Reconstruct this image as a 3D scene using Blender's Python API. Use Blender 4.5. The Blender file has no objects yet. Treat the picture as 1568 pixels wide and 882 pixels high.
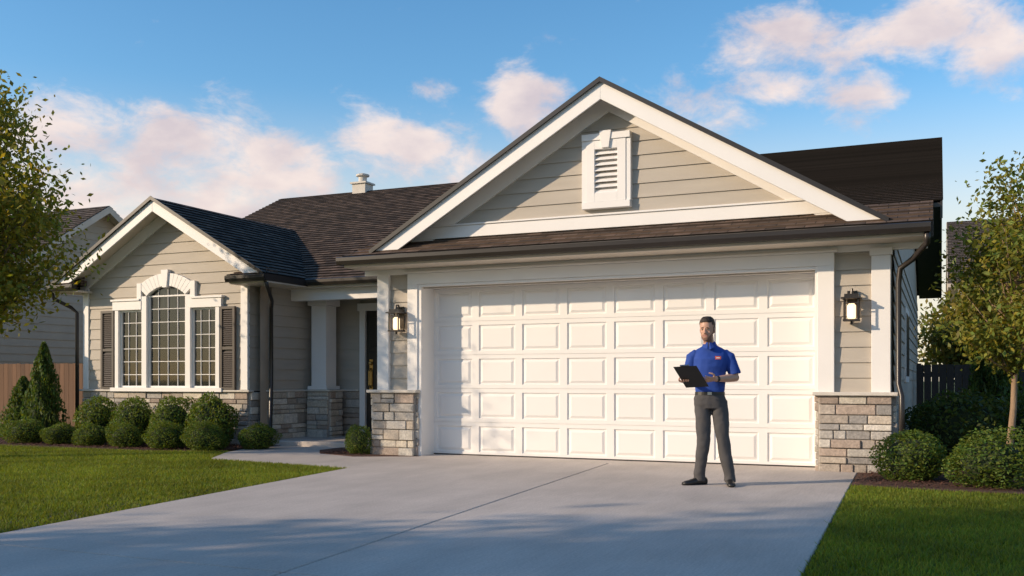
import bpy, bmesh, math, random
import numpy as np
from mathutils import Vector, Matrix
random.seed(7); rng=np.random.default_rng(7)
S=bpy.context.scene
S.view_settings.view_transform='Standard'
try: S.view_settings.look='None'
except Exception: pass
S.view_settings.exposure=0

# ---------------------------------------------------------------- helpers
def link(o,parent=None):
    S.collection.objects.link(o)
    if parent is not None: o.parent=parent
    return o
def empty(name,loc=(0,0,0),rot=0):
    e=bpy.data.objects.new(name,None); e.location=loc; e.rotation_euler=(0,0,rot); link(e); return e

class MB:
    def __init__(s): s.v=[];s.f=[];s.m=[];s.uv=[];s.c=[]
    def face(s,pts,mi=0,uv=None,col=(1,1,1)):
        i=len(s.v); s.v+= [tuple(p) for p in pts]; s.c+=[col]*len(pts)
        s.f.append(list(range(i,i+len(pts)))); s.m.append(mi)
        s.uv.append(uv if uv else [(p[0],p[2]) for p in pts])
    def faces(s,verts,faces,mi=0,col=(1,1,1)):
        i=len(s.v); s.v+=[tuple(p) for p in verts]; s.c+=[col]*len(verts)
        for f in faces:
            s.f.append([i+k for k in f]); s.m.append(mi)
            s.uv.append([(verts[k][0]+verts[k][1],verts[k][2]) for k in f])
    def box(s,x0,x1,y0,y1,z0,z1,mi=0,col=(1,1,1)):
        x0,x1=min(x0,x1),max(x0,x1);y0,y1=min(y0,y1),max(y0,y1);z0,z1=min(z0,z1),max(z0,z1)
        v=[(x0,y0,z0),(x1,y0,z0),(x1,y1,z0),(x0,y1,z0),(x0,y0,z1),(x1,y0,z1),(x1,y1,z1),(x0,y1,z1)]
        s.faces(v,[(0,3,2,1),(4,5,6,7),(0,1,5,4),(1,2,6,5),(2,3,7,6),(3,0,4,7)],mi,col)
    def obox(s,O,A,N,a0,a1,n0,n1,z0,z1,mi=0,col=(1,1,1)):
        O=Vector(O);A=Vector(A);N=Vector(N)
        v=[O+A*a+N*n+Vector((0,0,z)) for z in (z0,z1) for (a,n) in ((a0,n0),(a1,n0),(a1,n1),(a0,n1))]
        s.faces(v,[(0,3,2,1),(4,5,6,7),(0,1,5,4),(1,2,6,5),(2,3,7,6),(3,0,4,7)],mi,col)
    def prism(s,poly,off,mi=0,col=(1,1,1)):
        off=Vector(off); n=len(poly); a=[Vector(p) for p in poly]; b=[p+off for p in a]
        s.faces(a+b,[list(range(n))[::-1],list(range(n,2*n))]+[(i,(i+1)%n,n+(i+1)%n,n+i) for i in range(n)],mi,col)
    def tube(s,pts,rad,seg=8,mi=0,col=(1,1,1)):
        pts=[Vector(p) for p in pts]; n=len(pts); V=[];F=[]
        ref=None
        for i,p in enumerate(pts):
            d=(pts[min(i+1,n-1)]-pts[max(i-1,0)]).normalized()
            if ref is None: ref=Vector((1,0,0)) if abs(d.x)<.9 else Vector((0,1,0))
            u=(ref-d*ref.dot(d)).normalized(); ref=u; w=d.cross(u)
            r=rad[i]; r=(r,r) if not hasattr(r,'__len__') else r
            for k in range(seg):
                a=2*math.pi*k/seg; V.append(p+u*math.cos(a)*r[0]+w*math.sin(a)*r[1])
        for i in range(n-1):
            for k in range(seg):
                k2=(k+1)%seg; F.append((i*seg+k,i*seg+k2,(i+1)*seg+k2,(i+1)*seg+k))
        F.append(list(range(seg))[::-1]); F.append([(n-1)*seg+k for k in range(seg)])
        s.faces(V,F,mi,col)
    def loft(s,rings,seg=24,mi=0,power=2.0,M=None):
        V=[];F=[];n=len(rings)
        for (cx,cy,z,rx,ry) in rings:
            for k in range(seg):
                a=2*math.pi*k/seg; c=math.cos(a);t=math.sin(a)
                e=2.0/power
                p=Vector((cx+rx*math.copysign(abs(c)**e,c),cy+ry*math.copysign(abs(t)**e,t),z))
                V.append(M@p if M else p)
        for i in range(n-1):
            for k in range(seg):
                k2=(k+1)%seg; F.append((i*seg+k,i*seg+k2,(i+1)*seg+k2,(i+1)*seg+k))
        F.append(list(range(seg))[::-1]); F.append([(n-1)*seg+k for k in range(seg)])
        s.faces(V,F,mi)
    def ball(s,c,r,mi=0,seg=12,M=None):
        r=(r,r,r) if not hasattr(r,'__len__') else r
        R=[]
        for i in range(1,seg):
            a=math.pi*i/seg
            R.append((c[0],c[1],c[2]-r[2]*math.cos(a),r[0]*math.sin(a),r[1]*math.sin(a)))
        s.loft(R,seg*2,mi,M=M)
    def build(s,name,mats,parent=None,smooth=False,bevel=0,bseg=1):
        me=bpy.data.meshes.new(name); me.from_pydata(s.v,[],s.f)
        for m in mats: me.materials.append(m)
        me.polygons.foreach_set('material_index',s.m)
        ul=me.uv_layers.new(name='UVMap'); ul.data.foreach_set('uv',[c for f in s.uv for p in f for c in p])
        ca=me.color_attributes.new('Col','FLOAT_COLOR','POINT')
        ca.data.foreach_set('color',[x for c in s.c for x in (c[0],c[1],c[2],1)])
        if smooth: me.polygons.foreach_set('use_smooth',[True]*len(me.polygons))
        me.update()
        o=bpy.data.objects.new(name,me); link(o,parent)
        if bevel:
            b=o.modifiers.new('bevel','BEVEL'); b.width=bevel; b.segments=bseg; b.limit_method='ANGLE'
        return o

def nmat(name):
    m=bpy.data.materials.new(name); m.use_nodes=True; nt=m.node_tree
    return m,nt,nt.nodes['Principled BSDF']
def pmat(name,col,rough=.6,var=.12,scale=3.,bump=0.,bscale=60.,metal=0.,attr=False,stretch=None,scale2=None,spec=.5):
    m,nt,b=nmat(name); N=nt.nodes; L=nt.links
    b.inputs['Roughness'].default_value=rough; b.inputs['Metallic'].default_value=metal
    b.inputs['Specular IOR Level'].default_value=spec
    tc=N.new('ShaderNodeTexCoord'); vec=tc.outputs['Object']
    if stretch:
        mp=N.new('ShaderNodeMapping'); mp.inputs['Scale'].default_value=stretch; L.new(vec,mp.inputs['Vector']); vec=mp.outputs['Vector']
    n=N.new('ShaderNodeTexNoise'); n.inputs['Scale'].default_value=scale; n.inputs['Detail'].default_value=6; L.new(vec,n.inputs['Vector'])
    mr=N.new('ShaderNodeMapRange'); mr.inputs['From Min'].default_value=.25; mr.inputs['From Max'].default_value=.75
    mr.inputs['To Min'].default_value=1-var; mr.inputs['To Max'].default_value=1+var
    L.new(n.outputs['Fac'],mr.inputs['Value'])
    mul=N.new('ShaderNodeVectorMath'); mul.operation='SCALE'
    if attr:
        a=N.new('ShaderNodeAttribute'); a.attribute_name='Col'; L.new(a.outputs['Color'],mul.inputs[0])
    else: mul.inputs[0].default_value=col
    L.new(mr.outputs['Result'],mul.inputs['Scale']); out=mul.outputs['Vector']
    if scale2:
        n2=N.new('ShaderNodeTexNoise'); n2.inputs['Scale'].default_value=scale2; n2.inputs['Detail'].default_value=3; L.new(vec,n2.inputs['Vector'])
        mr2=N.new('ShaderNodeMapRange'); mr2.inputs['From Min'].default_value=.3; mr2.inputs['From Max'].default_value=.7
        mr2.inputs['To Min'].default_value=1-var; mr2.inputs['To Max'].default_value=1+var; L.new(n2.outputs['Fac'],mr2.inputs['Value'])
        m2=N.new('ShaderNodeVectorMath'); m2.operation='SCALE'; L.new(out,m2.inputs[0]); L.new(mr2.outputs['Result'],m2.inputs['Scale']); out=m2.outputs['Vector']
    L.new(out,b.inputs['Base Color'])
    if bump:
        nb=N.new('ShaderNodeTexNoise'); nb.inputs['Scale'].default_value=bscale; nb.inputs['Detail'].default_value=5; L.new(vec,nb.inputs['Vector'])
        bp=N.new('ShaderNodeBump'); bp.inputs['Strength'].default_value=bump; bp.inputs['Distance'].default_value=.01
        L.new(nb.outputs['Fac'],bp.inputs['Height']); L.new(bp.outputs['Normal'],b.inputs['Normal'])
    return m
def leafmat(name,rough=.55,trans=.35):
    m,nt,b=nmat(name); N=nt.nodes; L=nt.links
    a=N.new('ShaderNodeAttribute'); a.attribute_name='Col'
    L.new(a.outputs['Color'],b.inputs['Base Color']); b.inputs['Roughness'].default_value=rough
    b.inputs['Specular IOR Level'].default_value=.25
    t=N.new('ShaderNodeBsdfTranslucent')
    sc=N.new('ShaderNodeVectorMath'); sc.operation='MULTIPLY'; sc.inputs[1].default_value=(1.9,1.6,.5); L.new(a.outputs['Color'],sc.inputs[0]); L.new(sc.outputs['Vector'],t.inputs['Color'])
    mx=N.new('ShaderNodeMixShader'); mx.inputs['Fac'].default_value=trans
    L.new(b.outputs[0],mx.inputs[1]); L.new(t.outputs[0],mx.inputs[2]); L.new(mx.outputs[0],N['Material Output'].inputs['Surface'])
    return m

# ---------------------------------------------------------------- materials
M_side=pmat('siding_beige',(.435,.392,.335),.65,.07,1.5,.25,90,stretch=(1,1,6))
M_white=pmat('white_trim_paint',(.80,.78,.76),.5,.03,2,.05,80)
M_door=pmat('garage_door_white',(.80,.785,.77),.45,.03,.9,.04,60)
M_soff=pmat('soffit_cream',(.64,.57,.48),.6,.04)
M_dark=pmat('bronze_gutter',(.026,.021,.018),.35,.15,4)
M_shut=pmat('shutter_brown',(.065,.052,.043),.5,.1)
M_black=pmat('black_door_paint',(.014,.014,.015),.3,.1)
M_brass=pmat('brass',(.6,.4,.15),.3,.05,metal=1)
M_stone=pmat('ledge_stone',None,.85,.18,9,.8,35,attr=True,scale2=40)
M_mort=pmat('mortar',(.30,.27,.24),.9,.1,20,.5,60)
M_cap=pmat('stone_cap',(.58,.54,.48),.8,.08,10,.3,50)
M_mulch=pmat('mulch',(.08,.036,.024),.95,.5,30,1.,50)
M_int=pmat('interior_wall',(.42,.34,.26),.8,.1)
M_curt=pmat('curtain_fabric',(.7,.64,.58),.9,.05)
M_conc,nt,b=nmat('concrete'); N=nt.nodes;L=nt.links; b.inputs['Roughness'].default_value=.85; b.inputs['Specular IOR Level'].default_value=.3
tc=N.new('ShaderNodeTexCoord'); prev=None
for (sc_,st,lo,hi,det) in ((.5,(1,1,1),.84,1.10,8),(2.6,(1,.35,1),.92,1.07,8),(60,(1,1,1),.88,1.12,3),(70,(1,.05,1),.95,1.05,2)):
    mp=N.new('ShaderNodeMapping'); mp.inputs['Scale'].default_value=st; L.new(tc.outputs['Object'],mp.inputs['Vector'])
    n=N.new('ShaderNodeTexNoise'); n.inputs['Scale'].default_value=sc_; n.inputs['Detail'].default_value=det; L.new(mp.outputs[0],n.inputs['Vector'])
    mr=N.new('ShaderNodeMapRange'); mr.inputs['From Min'].default_value=.3; mr.inputs['From Max'].default_value=.7; mr.inputs['To Min'].default_value=lo; mr.inputs['To Max'].default_value=hi; L.new(n.outputs['Fac'],mr.inputs['Value'])
    v_=N.new('ShaderNodeVectorMath'); v_.operation='SCALE'; L.new(mr.outputs[0],v_.inputs['Scale'])
    if prev is None: v_.inputs[0].default_value=(.48,.43,.39)
    else: L.new(prev,v_.inputs[0])
    prev=v_.outputs[0]
L.new(prev,b.inputs['Base Color'])
bp=N.new('ShaderNodeBump'); bp.inputs['Strength'].default_value=.3; bp.inputs['Distance'].default_value=.004; L.new(n.outputs['Fac'],bp.inputs['Height']); L.new(bp.outputs[0],b.inputs['Normal'])

M_glass,nt,b=nmat('window_glass')
N=nt.nodes;L=nt.links
tr=N.new('ShaderNodeBsdfTransparent'); tr.inputs['Color'].default_value=(.85,.87,.87,1); gl=N.new('ShaderNodeBsdfGlossy'); gl.inputs['Roughness'].default_value=.03
fr=N.new('ShaderNodeFresnel'); fr.inputs['IOR'].default_value=1.9
mx=N.new('ShaderNodeMixShader'); L.new(fr.outputs[0],mx.inputs[0]); L.new(tr.outputs[0],mx.inputs[1]); L.new(gl.outputs[0],mx.inputs[2]); L.new(mx.outputs[0],N['Material Output'].inputs['Surface'])
M_lamp,nt,b=nmat('lamp_glow'); b.inputs['Base Color'].default_value=(.9,.8,.65,1); b.inputs['Emission Color'].default_value=(1,.66,.36,1); b.inputs['Emission Strength'].default_value=2.0

def shingle(name,c1,c2):
    m,nt,b=nmat(name); N=nt.nodes; L=nt.links
    b.inputs['Roughness'].default_value=.9; b.inputs['Specular IOR Level'].default_value=.2
    uv=N.new('ShaderNodeUVMap'); uv.uv_map='UVMap'
    br=N.new('ShaderNodeTexBrick'); L.new(uv.outputs[0],br.inputs['Vector'])
    br.inputs['Scale'].default_value=1; br.inputs['Brick Width'].default_value=.23; br.inputs['Row Height'].default_value=.14
    br.inputs['Mortar Size'].default_value=.006; br.inputs['Mortar Smooth'].default_value=.1
    br.inputs['Color1'].default_value=(*c1,1); br.inputs['Color2'].default_value=(*c2,1); br.inputs['Mortar'].default_value=(.013,.011,.010,1)
    n=N.new('ShaderNodeTexNoise'); n.inputs['Scale'].default_value=5; n.inputs['Detail'].default_value=8; L.new(uv.outputs[0],n.inputs['Vector'])
    mr=N.new('ShaderNodeMapRange'); mr.inputs['From Min'].default_value=.3; mr.inputs['From Max'].default_value=.7; mr.inputs['To Min'].default_value=.55; mr.inputs['To Max'].default_value=1.45; L.new(n.outputs['Fac'],mr.inputs['Value'])
    sc=N.new('ShaderNodeVectorMath'); sc.operation='SCALE'; L.new(br.outputs['Color'],sc.inputs[0]); L.new(mr.outputs[0],sc.inputs['Scale']); L.new(sc.outputs[0],b.inputs['Base Color'])
    n2=N.new('ShaderNodeTexNoise'); n2.inputs['Scale'].default_value=120; L.new(uv.outputs[0],n2.inputs['Vector'])
    bp=N.new('ShaderNodeBump'); bp.inputs['Strength'].default_value=.6; bp.inputs['Distance'].default_value=.01; L.new(n2.outputs['Fac'],bp.inputs['Height']); L.new(bp.outputs[0],b.inputs['Normal'])
    return m
M_shin=shingle('roof_shingles',(.15,.105,.080),(.055,.042,.035))
M_shin2=shingle('neighbour_shingles',(.13,.105,.09),(.08,.066,.058))

# ---------------------------------------------------------------- building functions
def lap(mb,O,A,Nn,ar,z0,z1,exp=.19,holes=(),mi=0):
    O=Vector(O);A=Vector(A);Nn=Vector(Nn); z=z0
    P=lambda a,n,z:O+A*a+Nn*n+Vector((0,0,z))
    while z<z1-1e-4:
        zt=min(z+exp,z1); b0,b1=ar(z); t0,t1=ar(zt)
        if b1-b0<.01: break
        if t1<t0: t0=t1=(t0+t1)/2
        zm=(z+zt)/2
        segs=[(b0,b1,t0,t1)]
        for (h0,h1,hz0,hz1) in holes:
            if hz0<zm<hz1:
                ns=[]
                for s in segs:
                    if h1<=s[0] or h0>=s[1]: ns.append(s); continue
                    if s[0]<h0: ns.append((s[0],h0,s[2],h0))
                    if s[1]>h1: ns.append((h1,s[1],h1,s[3]))
                segs=ns
        for (p0,p1,q0,q1) in segs:
            mb.face([P(p0,.024,z),P(p1,.024,z),P(q1,.006,zt),P(q0,.006,zt)],mi)
            mb.face([P(p0,.0,z),P(p1,.0,z),P(p1,.024,z),P(p0,.024,z)],mi)
        z=zt
def roof(mb,E0,E1,T0,T1,course=.14,mi=0):
    E0,E1,T0,T1=map(Vector,(E0,E1,T0,T1))
    along=(E1-E0).normalized()
    up=((T0+T1)-(E0+E1)); up=(up-along*up.dot(along)); ul=up.length/2; up.normalize()
    nrm=along.cross(up).normalized()
    if nrm.z<0: nrm=-nrm
    n=max(1,round(ul/course))
    uvf=lambda p:((p-E0).dot(along),(p-E0).dot(up)*(n*course/ul))
    for i in range(n):
        a,b=i/n,(i+1)/n
        L0=E0.lerp(T0,a);L1=E1.lerp(T1,a);U0=E0.lerp(T0,b);U1=E1.lerp(T1,b)
        q=[L0+nrm*.022,L1+nrm*.022,U1+nrm*.003,U0+nrm*.003]
        mb.face(q,mi,[uvf(p) for p in q])
        mb.face([L0,L1,L1+nrm*.022,L0+nrm*.022],mi,[(0.1,i*course+.002)]*4)
PAL=[(.53,.48,.40),(.46,.40,.33),(.38,.33,.28),(.33,.31,.29),(.57,.53,.47),(.49,.46,.41),(.36,.29,.24),(.42,.395,.36)]
def stone(mb,O,A,Nn,w,z0,z1):
    mb.obox(O,A,Nn,0,w,-.02,.012,z0,z1,1)
    z=z0+.004
    while z<z1-.03:
        h=random.choice([.08,.11,.13,.16,.19])
        if z1-(z+h)<.08: h=z1-z
        x=.0
        while x<w-.01:
            sw=random.uniform(.13,.40)*(1.2 if h>.12 else 1)
            if w-(x+sw)<.1: sw=w-x
            parts=((z,z+h*.45),(z+h*.45,z+h)) if h>.15 and random.random()<.4 else ((z,z+h),)
            for (za,zb) in parts:
                c=random.choice(PAL);k=random.uniform(.8,1.15)
                mb.obox(O,A,Nn,x+.006,x+sw-.006,0,random.uniform(.03,.06),za+.006,zb-.006,0,tuple(q*k for q in c))
            x+=sw
        z+=h

X=(1,0,0);NY=(0,-1,0);PX=(1,0,0);Yv=(0,1,0)
house=empty('suburban_house')
def gable_front(mbW,mbR,mbS,cx,pz,sl,hw,yf,yw,footz,foot_hw,yback,bv=.23):
    for s in (-1,1):
        fx=cx+s*foot_hw; ix=cx+s*((pz-.03-bv-footz)/sl)
        mbW.prism([(cx,yf,pz-.03),(fx,yf,footz),(ix,yf,footz),(cx,yf,pz-.03-bv)],(0,.03,0))
        mbS.prism([(cx,yf+.03,pz-.10),(cx+s*(foot_hw-.02),yf+.03,pz-.10-sl*(foot_hw-.02)),(cx+s*(foot_hw-.02),yf+.03,pz-.12-sl*(foot_hw-.02)),(cx,yf+.03,pz-.12)],(0,yw-yf,0))
        f=foot_hw-.25
        mbW.prism([(cx,yw-.055,pz-.12),(cx+s*f,yw-.055,pz-.12-sl*f),(cx+s*f,yw-.055,pz-.34-sl*f),(cx,yw-.055,pz-.34)],(0,.05,0))
        mbR.prism([(cx,yf-.03,pz),(cx+s*hw,yf-.03,pz-sl*hw),(cx+s*hw,yf-.03,pz-.035-sl*hw),(cx,yf-.03,pz-.035)],(0,yback-yf,0),1)
        mbR.prism([(cx,yf-.045,pz+.026),(cx+s*hw,yf-.045,pz+.026-sl*hw),(cx+s*hw,yf-.045,pz-.04-sl*hw),(cx,yf-.045,pz-.04)],(0,.014,0),1)

trim=MB(); rf=MB(); sof=MB(); sid=MB(); stn=MB(); caps=MB(); gut=MB()
# ---- garage gable
GC=-4.1
gable_front(trim,rf,sof,GC,5.11,.59,3.55,12.12,12.5,3.02,3.5,18.5)
roof(rf,(GC+3.55,12.09,3.0155),(GC+3.55,18.5,3.0155),(GC,12.09,5.11),(GC,18.5,5.11))
roof(rf,(GC-3.9,18.5,2.809),(GC-3.9,12.8,2.809),(GC,18.5,5.11),(GC,12.8,5.11))
roof(rf,(GC-3.55,12.8,3.0155),(GC-3.55,12.09,3.0155),(GC,12.8,5.11),(GC,12.09,5.11))
lap(sid,(0,12.5,0),X,NY,lambda z:(GC-(4.93-z)/.59,GC+(4.93-z)/.59),3.2,4.93)
trim.box(GC-2.95,GC+2.95,12.44,12.5,3.2,3.37)
trim.box(GC-3.0,GC+3.0,12.42,12.5,3.37,3.395)
# pent roof + main right roof
roof(rf,(-8.05,12.0,2.95),(-.08,12.0,2.95),(-7.72,12.72,3.31),(-.08,12.72,3.31),.13)
roof(rf,(-8.05,15.2,2.95),(-8.05,12.0,2.95),(-7.6,15.2,3.35),(-7.72,12.72,3.31),.13)
roof(rf,(-7.0,12.72,3.31),(.03,12.72,3.31),(-7.0,19.8,5.68),(.03,19.8,5.68))
roof(rf,(.03,26.9,3.3),(-15.1,26.9,3.3),(.03,19.8,5.68),(-15.1,19.8,5.68),.3)
rf.face([(-7,12.72,3.31),(-7,19.8,5.68),(-7,14.1,2.9)],0)
for (a,b_) in (((12.72,3.31),(19.8,5.68)),((19.8,5.68),(26.9,3.3))):
    gut.prism([(.0,a[0],a[1]-.01),(.0,b_[0],b_[1]-.01),(.0,b_[0],b_[1]-.22),(.0,a[0],a[1]-.22)],(.025,0,0))
    gut.prism([(-.5,a[0],a[1]-.03),(-.5,b_[0],b_[1]-.03),(-.5,b_[0],b_[1]-.08),(-.5,a[0],a[1]-.08)],(.5,0,0))
gut.box(-.5,-.08,12.6,12.75,2.87,3.2)
def gutter(x0,x1,y,z):
    gut.prism([(x0,y,z),(x0,y-.02,z+.05),(x0,y-.02,z+.10),(x0,y+.0,z+.11),(x0,y+.1,z+.11),(x0,y+.1,z)],(x1-x0,0,0))
gutter(-8.12,-.10,11.94,2.835)
gut.box(-8.12,-8.06,11.95,15.0,2.835,2.945)
sof.box(-8.05,-.12,12.04,12.6,2.80,2.835)
trim.box(-8.02,-.14,12.545,12.6,2.72,2.80)
# garage wall pieces
sid.box(-7.75,-.56,12.6,12.64,2.5,3.1)
def rng_(a,b): return lambda z:(a,b)
lap(sid,(0,12.6,0),X,NY,rng_(-7.6,-7.2),.98,2.74)
lap(sid,(0,12.6,0),X,NY,rng_(-1.25,-.72),.98,2.74)
sid.box(-7.75,-7.1,12.6,12.62,0,2.8); sid.box(-1.35,-.54,12.6,12.62,0,2.8)
trim.box(-7.79,-7.59,12.53,12.62,.99,2.74)
trim.box(-.77,-.55,12.53,12.62,.99,2.66); trim.box(-.79,-.53,12.50,12.62,2.66,2.75)
trim.box(-7.26,-7.09,12.52,12.6,.99,2.56); trim.box(-1.40,-1.20,12.52,12.6,.99,2.56)
trim.box(-7.26,-1.20,12.52,12.6,2.56,2.72); trim.box(-7.30,-1.16,12.49,12.6,2.722,2.75)
trim.box(-7.11,-7.03,12.54,12.98,0,2.56); trim.box(-1.43,-1.35,12.54,12.98,0,2.56); trim.box(-7.03,-1.43,12.54,12.98,2.52,2.558)
def pil(x0,x1):
    stone(stn,(x0,12.5,0),X,NY,x1-x0,0,.95); stone(stn,(x1,12.5,0),Yv,PX,.45,0,.95); stone(stn,(x0,12.95,0),(0,-1,0),(-1,0,0),.45,0,.95)
    stn.box(x0+.003,x1-.003,12.503,12.94,0,.945,1)
    caps.box(x0-.07,x1+.07,12.41,12.6,.95,.995)
pil(-7.84,-7.12); pil(-1.38,-.53)
# garage side walls
lap(sid,(-.53,12.6,0),Yv,PX,rng_(0.02,13.4),.0,3.04)
sid.face([(-.53,12.6,0),(-.53,26,0),(-.53,26,3.3),(-.53,19.8,5.5),(-.53,12.8,3.15),(-.53,12.6,3.05)],0)
sid.box(-7.8,-7.76,12.6,15.3,0,2.8)
sid.box(-14.75,-.6,25.9,26,0,3.3)
sid.face([(-14.76,13.5,0),(-14.76,26,0),(-14.76,26,3.4),(-14.76,19.8,5.5),(-14.76,13.5,2.7)],0)
trim.box(-.53,-.49,16.3,17.9,1.1,2.3); gut.box(-.495,-.485,16.4,17.06,1.2,2.2); gut.box(-.495,-.485,17.14,17.8,1.2,2.2)

# ---- main left roof
roof(rf,(-15.1,14.1,2.9),(-7.0,14.1,2.9),(-15.1,19.8,5.68),(-7.0,19.8,5.68))
trim.prism([(-15.12,14.1,2.88),(-15.12,19.8,5.66),(-15.12,19.8,5.48),(-15.12,14.1,2.7)],(.025,0,0))
gutter(-10.2,-8.13,14.04,2.80)
sof.box(-10.7,-7.8,14.12,15.3,2.76,2.80)
trim.box(-10.7,-7.8,14.3,14.45,2.56,2.76)
# ---- left gable wing
LC=-12.68; LP=4.35
gable_front(trim,rf,sof,LC,LP,.59,2.43,12.97,13.4,2.93,2.40,17.0,.21)
roof(rf,(LC+2.43,12.94,2.916),(LC+2.43,14.15,2.916),(LC,12.94,LP),(LC,17.1,LP))
roof(rf,(LC-2.43,17.1,2.916),(LC-2.43,12.94,2.916),(LC,17.1,LP),(LC,12.94,LP))
W0,W1=-14.75,-10.93
holeW=[(-12.72-1.2,-12.72+1.2,.95,2.50),(-12.72-.5,-12.72+.5,.95,2.9)]
lap(sid,(0,13.4,0),X,NY,lambda z:(max(W0,LC-(4.17-z)/.59),min(W1,LC+(4.17-z)/.59)),.95,4.17,holes=holeW)
lap(sid,(0,13.75,0),X,NY,rng_(-10.93,-10.72),.95,2.8)
lap(sid,(-10.72,13.75,0),Yv,PX,rng_(0,1.6),.95,2.8)
lap(sid,(-10.93,13.4,0),Yv,PX,rng_(0,.35),.95,2.8)
lap(sid,(0,15.3,0),X,NY,rng_(-10.72,-9.86),.95,2.8)
sid.box(-10.7,-7.8,15.32,15.36,0,2.9)
trim.box(W0-.02,W0+.12,13.36,13.42,.97,2.85); trim.box(W1-.13,W1+.02,13.36,13.42,.97,2.85)
sof.box(-10.95,-10.2,12.99,14.1,2.77,2.80); sof.box(-15.15,-14.7,12.99,17,2.77,2.80)
for (x0,x1) in ((-11.02,-10.2),(-15.2,-14.55)):
    gutter(x0,x1,12.92,2.79)
    sof.box(x0+.01,x1-.01,13.0,13.42,2.765,2.80)
    roof(rf,(x0,12.96,2.90),(x1,12.96,2.90),(x0+.25,13.38,3.08),(x1-.25 if x1>-12 else x1-.1,13.38,3.08),.11)
    rf.box(x0+.1,x1-.1,13.2,13.4,2.9,3.0,0)
gut.box(-10.25,-10.19,12.93,14.1,2.79,2.90); gut.box(-15.2,-15.14,12.93,17,2.79,2.90)
stone(stn,(-14.78,13.4,0),X,NY,3.87,0,.93); stone(stn,(-10.91,13.4,0),Yv,PX,.35,0,.93)
stone(stn,(-10.91,13.75,0),X,NY,.2,0,.93); stone(stn,(-10.70,13.75,0),Yv,PX,1.55,0,.93); stone(stn,(-10.7,15.3,0),X,NY,.84,0,.93)
caps.box(-14.84,-10.84,13.31,13.45,.93,.965); caps.box(-10.84,-10.64,13.66,13.8,.93,.965); caps.box(-10.72,-10.64,13.8,15.25,.93,.965); caps.box(-10.64,-9.87,15.22,15.3,.93,.965)
# porch column
trim.box(-10.56,-10.24,14.72,15.05,.97,2.50); trim.box(-10.61,-10.19,14.67,15.1,2.502,2.62); trim.box(-10.61,-10.19,14.67,15.1,.966,1.03); trim.box(-10.68,-7.82,14.74,15.02,2.622,2.75)
stone(stn,(-10.62,14.7,0),X,NY,.46,0,.93); stone(stn,(-10.16,14.7,0),Yv,PX,.38,0,.93); stn.box(-10.6,-10.17,14.71,15.08,0,.93,1); caps.box(-10.66,-10.1,14.64,15.12,.93,.964)
# front door
trim.box(-9.86,-9.74,15.24,15.32,.1,2.42); trim.box(-8.82,-8.7,15.24,15.32,.1,2.42); trim.box(-9.9,-8.66,15.23,15.32,2.42,2.56)
dr=MB(); dr.box(-9.74,-8.82,15.29,15.33,.1,2.42)
for (a,c) in ((-9.66,-9.32),(-9.24,-8.9)):
    for (z0,z1) in ((.25,.85),(.95,1.65),(1.75,2.3)): dr.box(a,c,15.275,15.3,z0,z1)
dr.build('front_door',[M_black],house,bevel=.006)
h=MB(); h.tube([(-9.62,15.26,1.0),(-9.62,15.2,1.05),(-9.62,15.2,1.3),(-9.62,15.26,1.35)],[.018]*4,8); h.ball((-9.62,15.24,1.45),.035); h.box(-9.655,-9.585,15.265,15.273,.93,1.52); h.build('door_handle',[M_brass],house)

# ---- window assembly
wc=-12.72; wf=MB(); yo=13.33
def ring_rect(mb,x0,x1,z0,z1,w,y0,y1,mi=0):
    mb.box(x0,x0+w,y0,y1,z0,z1,mi);mb.box(x1-w,x1,y0,y1,z0,z1,mi);mb.box(x0+w,x1-w,y0,y1,z0,z0+w,mi);mb.box(x0+w,x1-w,y0,y1,z1-w,z1,mi)
wf.box(wc-1.22,wc-1.13,yo,13.42,1.0,2.42); wf.box(wc+1.13,wc+1.22,yo,13.42,1.0,2.42)
wf.box(wc-.57,wc-.45,yo,13.42,1.0,2.66); wf.box(wc+.45,wc+.57,yo,13.42,1.0,2.66)
wf.box(wc-1.30,wc+1.30,yo-.04,13.42,.93,1.0)
wf.box(wc-1.27,wc-.57,yo-.01,13.42,2.42,2.58); wf.box(wc+.57,wc+1.27,yo-.01,13.42,2.42,2.58)
wf.box(wc-1.30,wc-.60,yo-.03,13.42,2.582,2.62); wf.box(wc+.60,wc+1.30,yo-.03,13.42,2.582,2.62)
def arc(n,hw,zs,rise):
    R=(hw*hw+rise*rise)/(2*rise); a=math.asin(hw/R)
    return [(wc+R*math.sin(-a+2*a*i/n),zs+rise-R+R*math.cos(-a+2*a*i/n)) for i in range(n+1)]
inn=arc(14,.45,2.66,.17); out=arc(14,.66,2.84,.22)
for i in range(14):
    wf.prism([(inn[i][0],yo,inn[i][1]),(inn[i+1][0],yo,inn[i+1][1]),(out[i+1][0],yo,out[i+1][1]),(out[i][0],yo,out[i][1])],(0,.09,0))
wf.box(wc-.68,wc-.571,yo-.006,13.42,2.55,2.90); wf.box(wc+.571,wc+.68,yo-.006,13.42,2.55,2.90)
wf.prism([(wc-.05,yo-.03,2.80),(wc+.05,yo-.03,2.80),(wc+.085,yo-.03,3.12),(wc-.085,yo-.03,3.12)],(0,.1,0))
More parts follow.
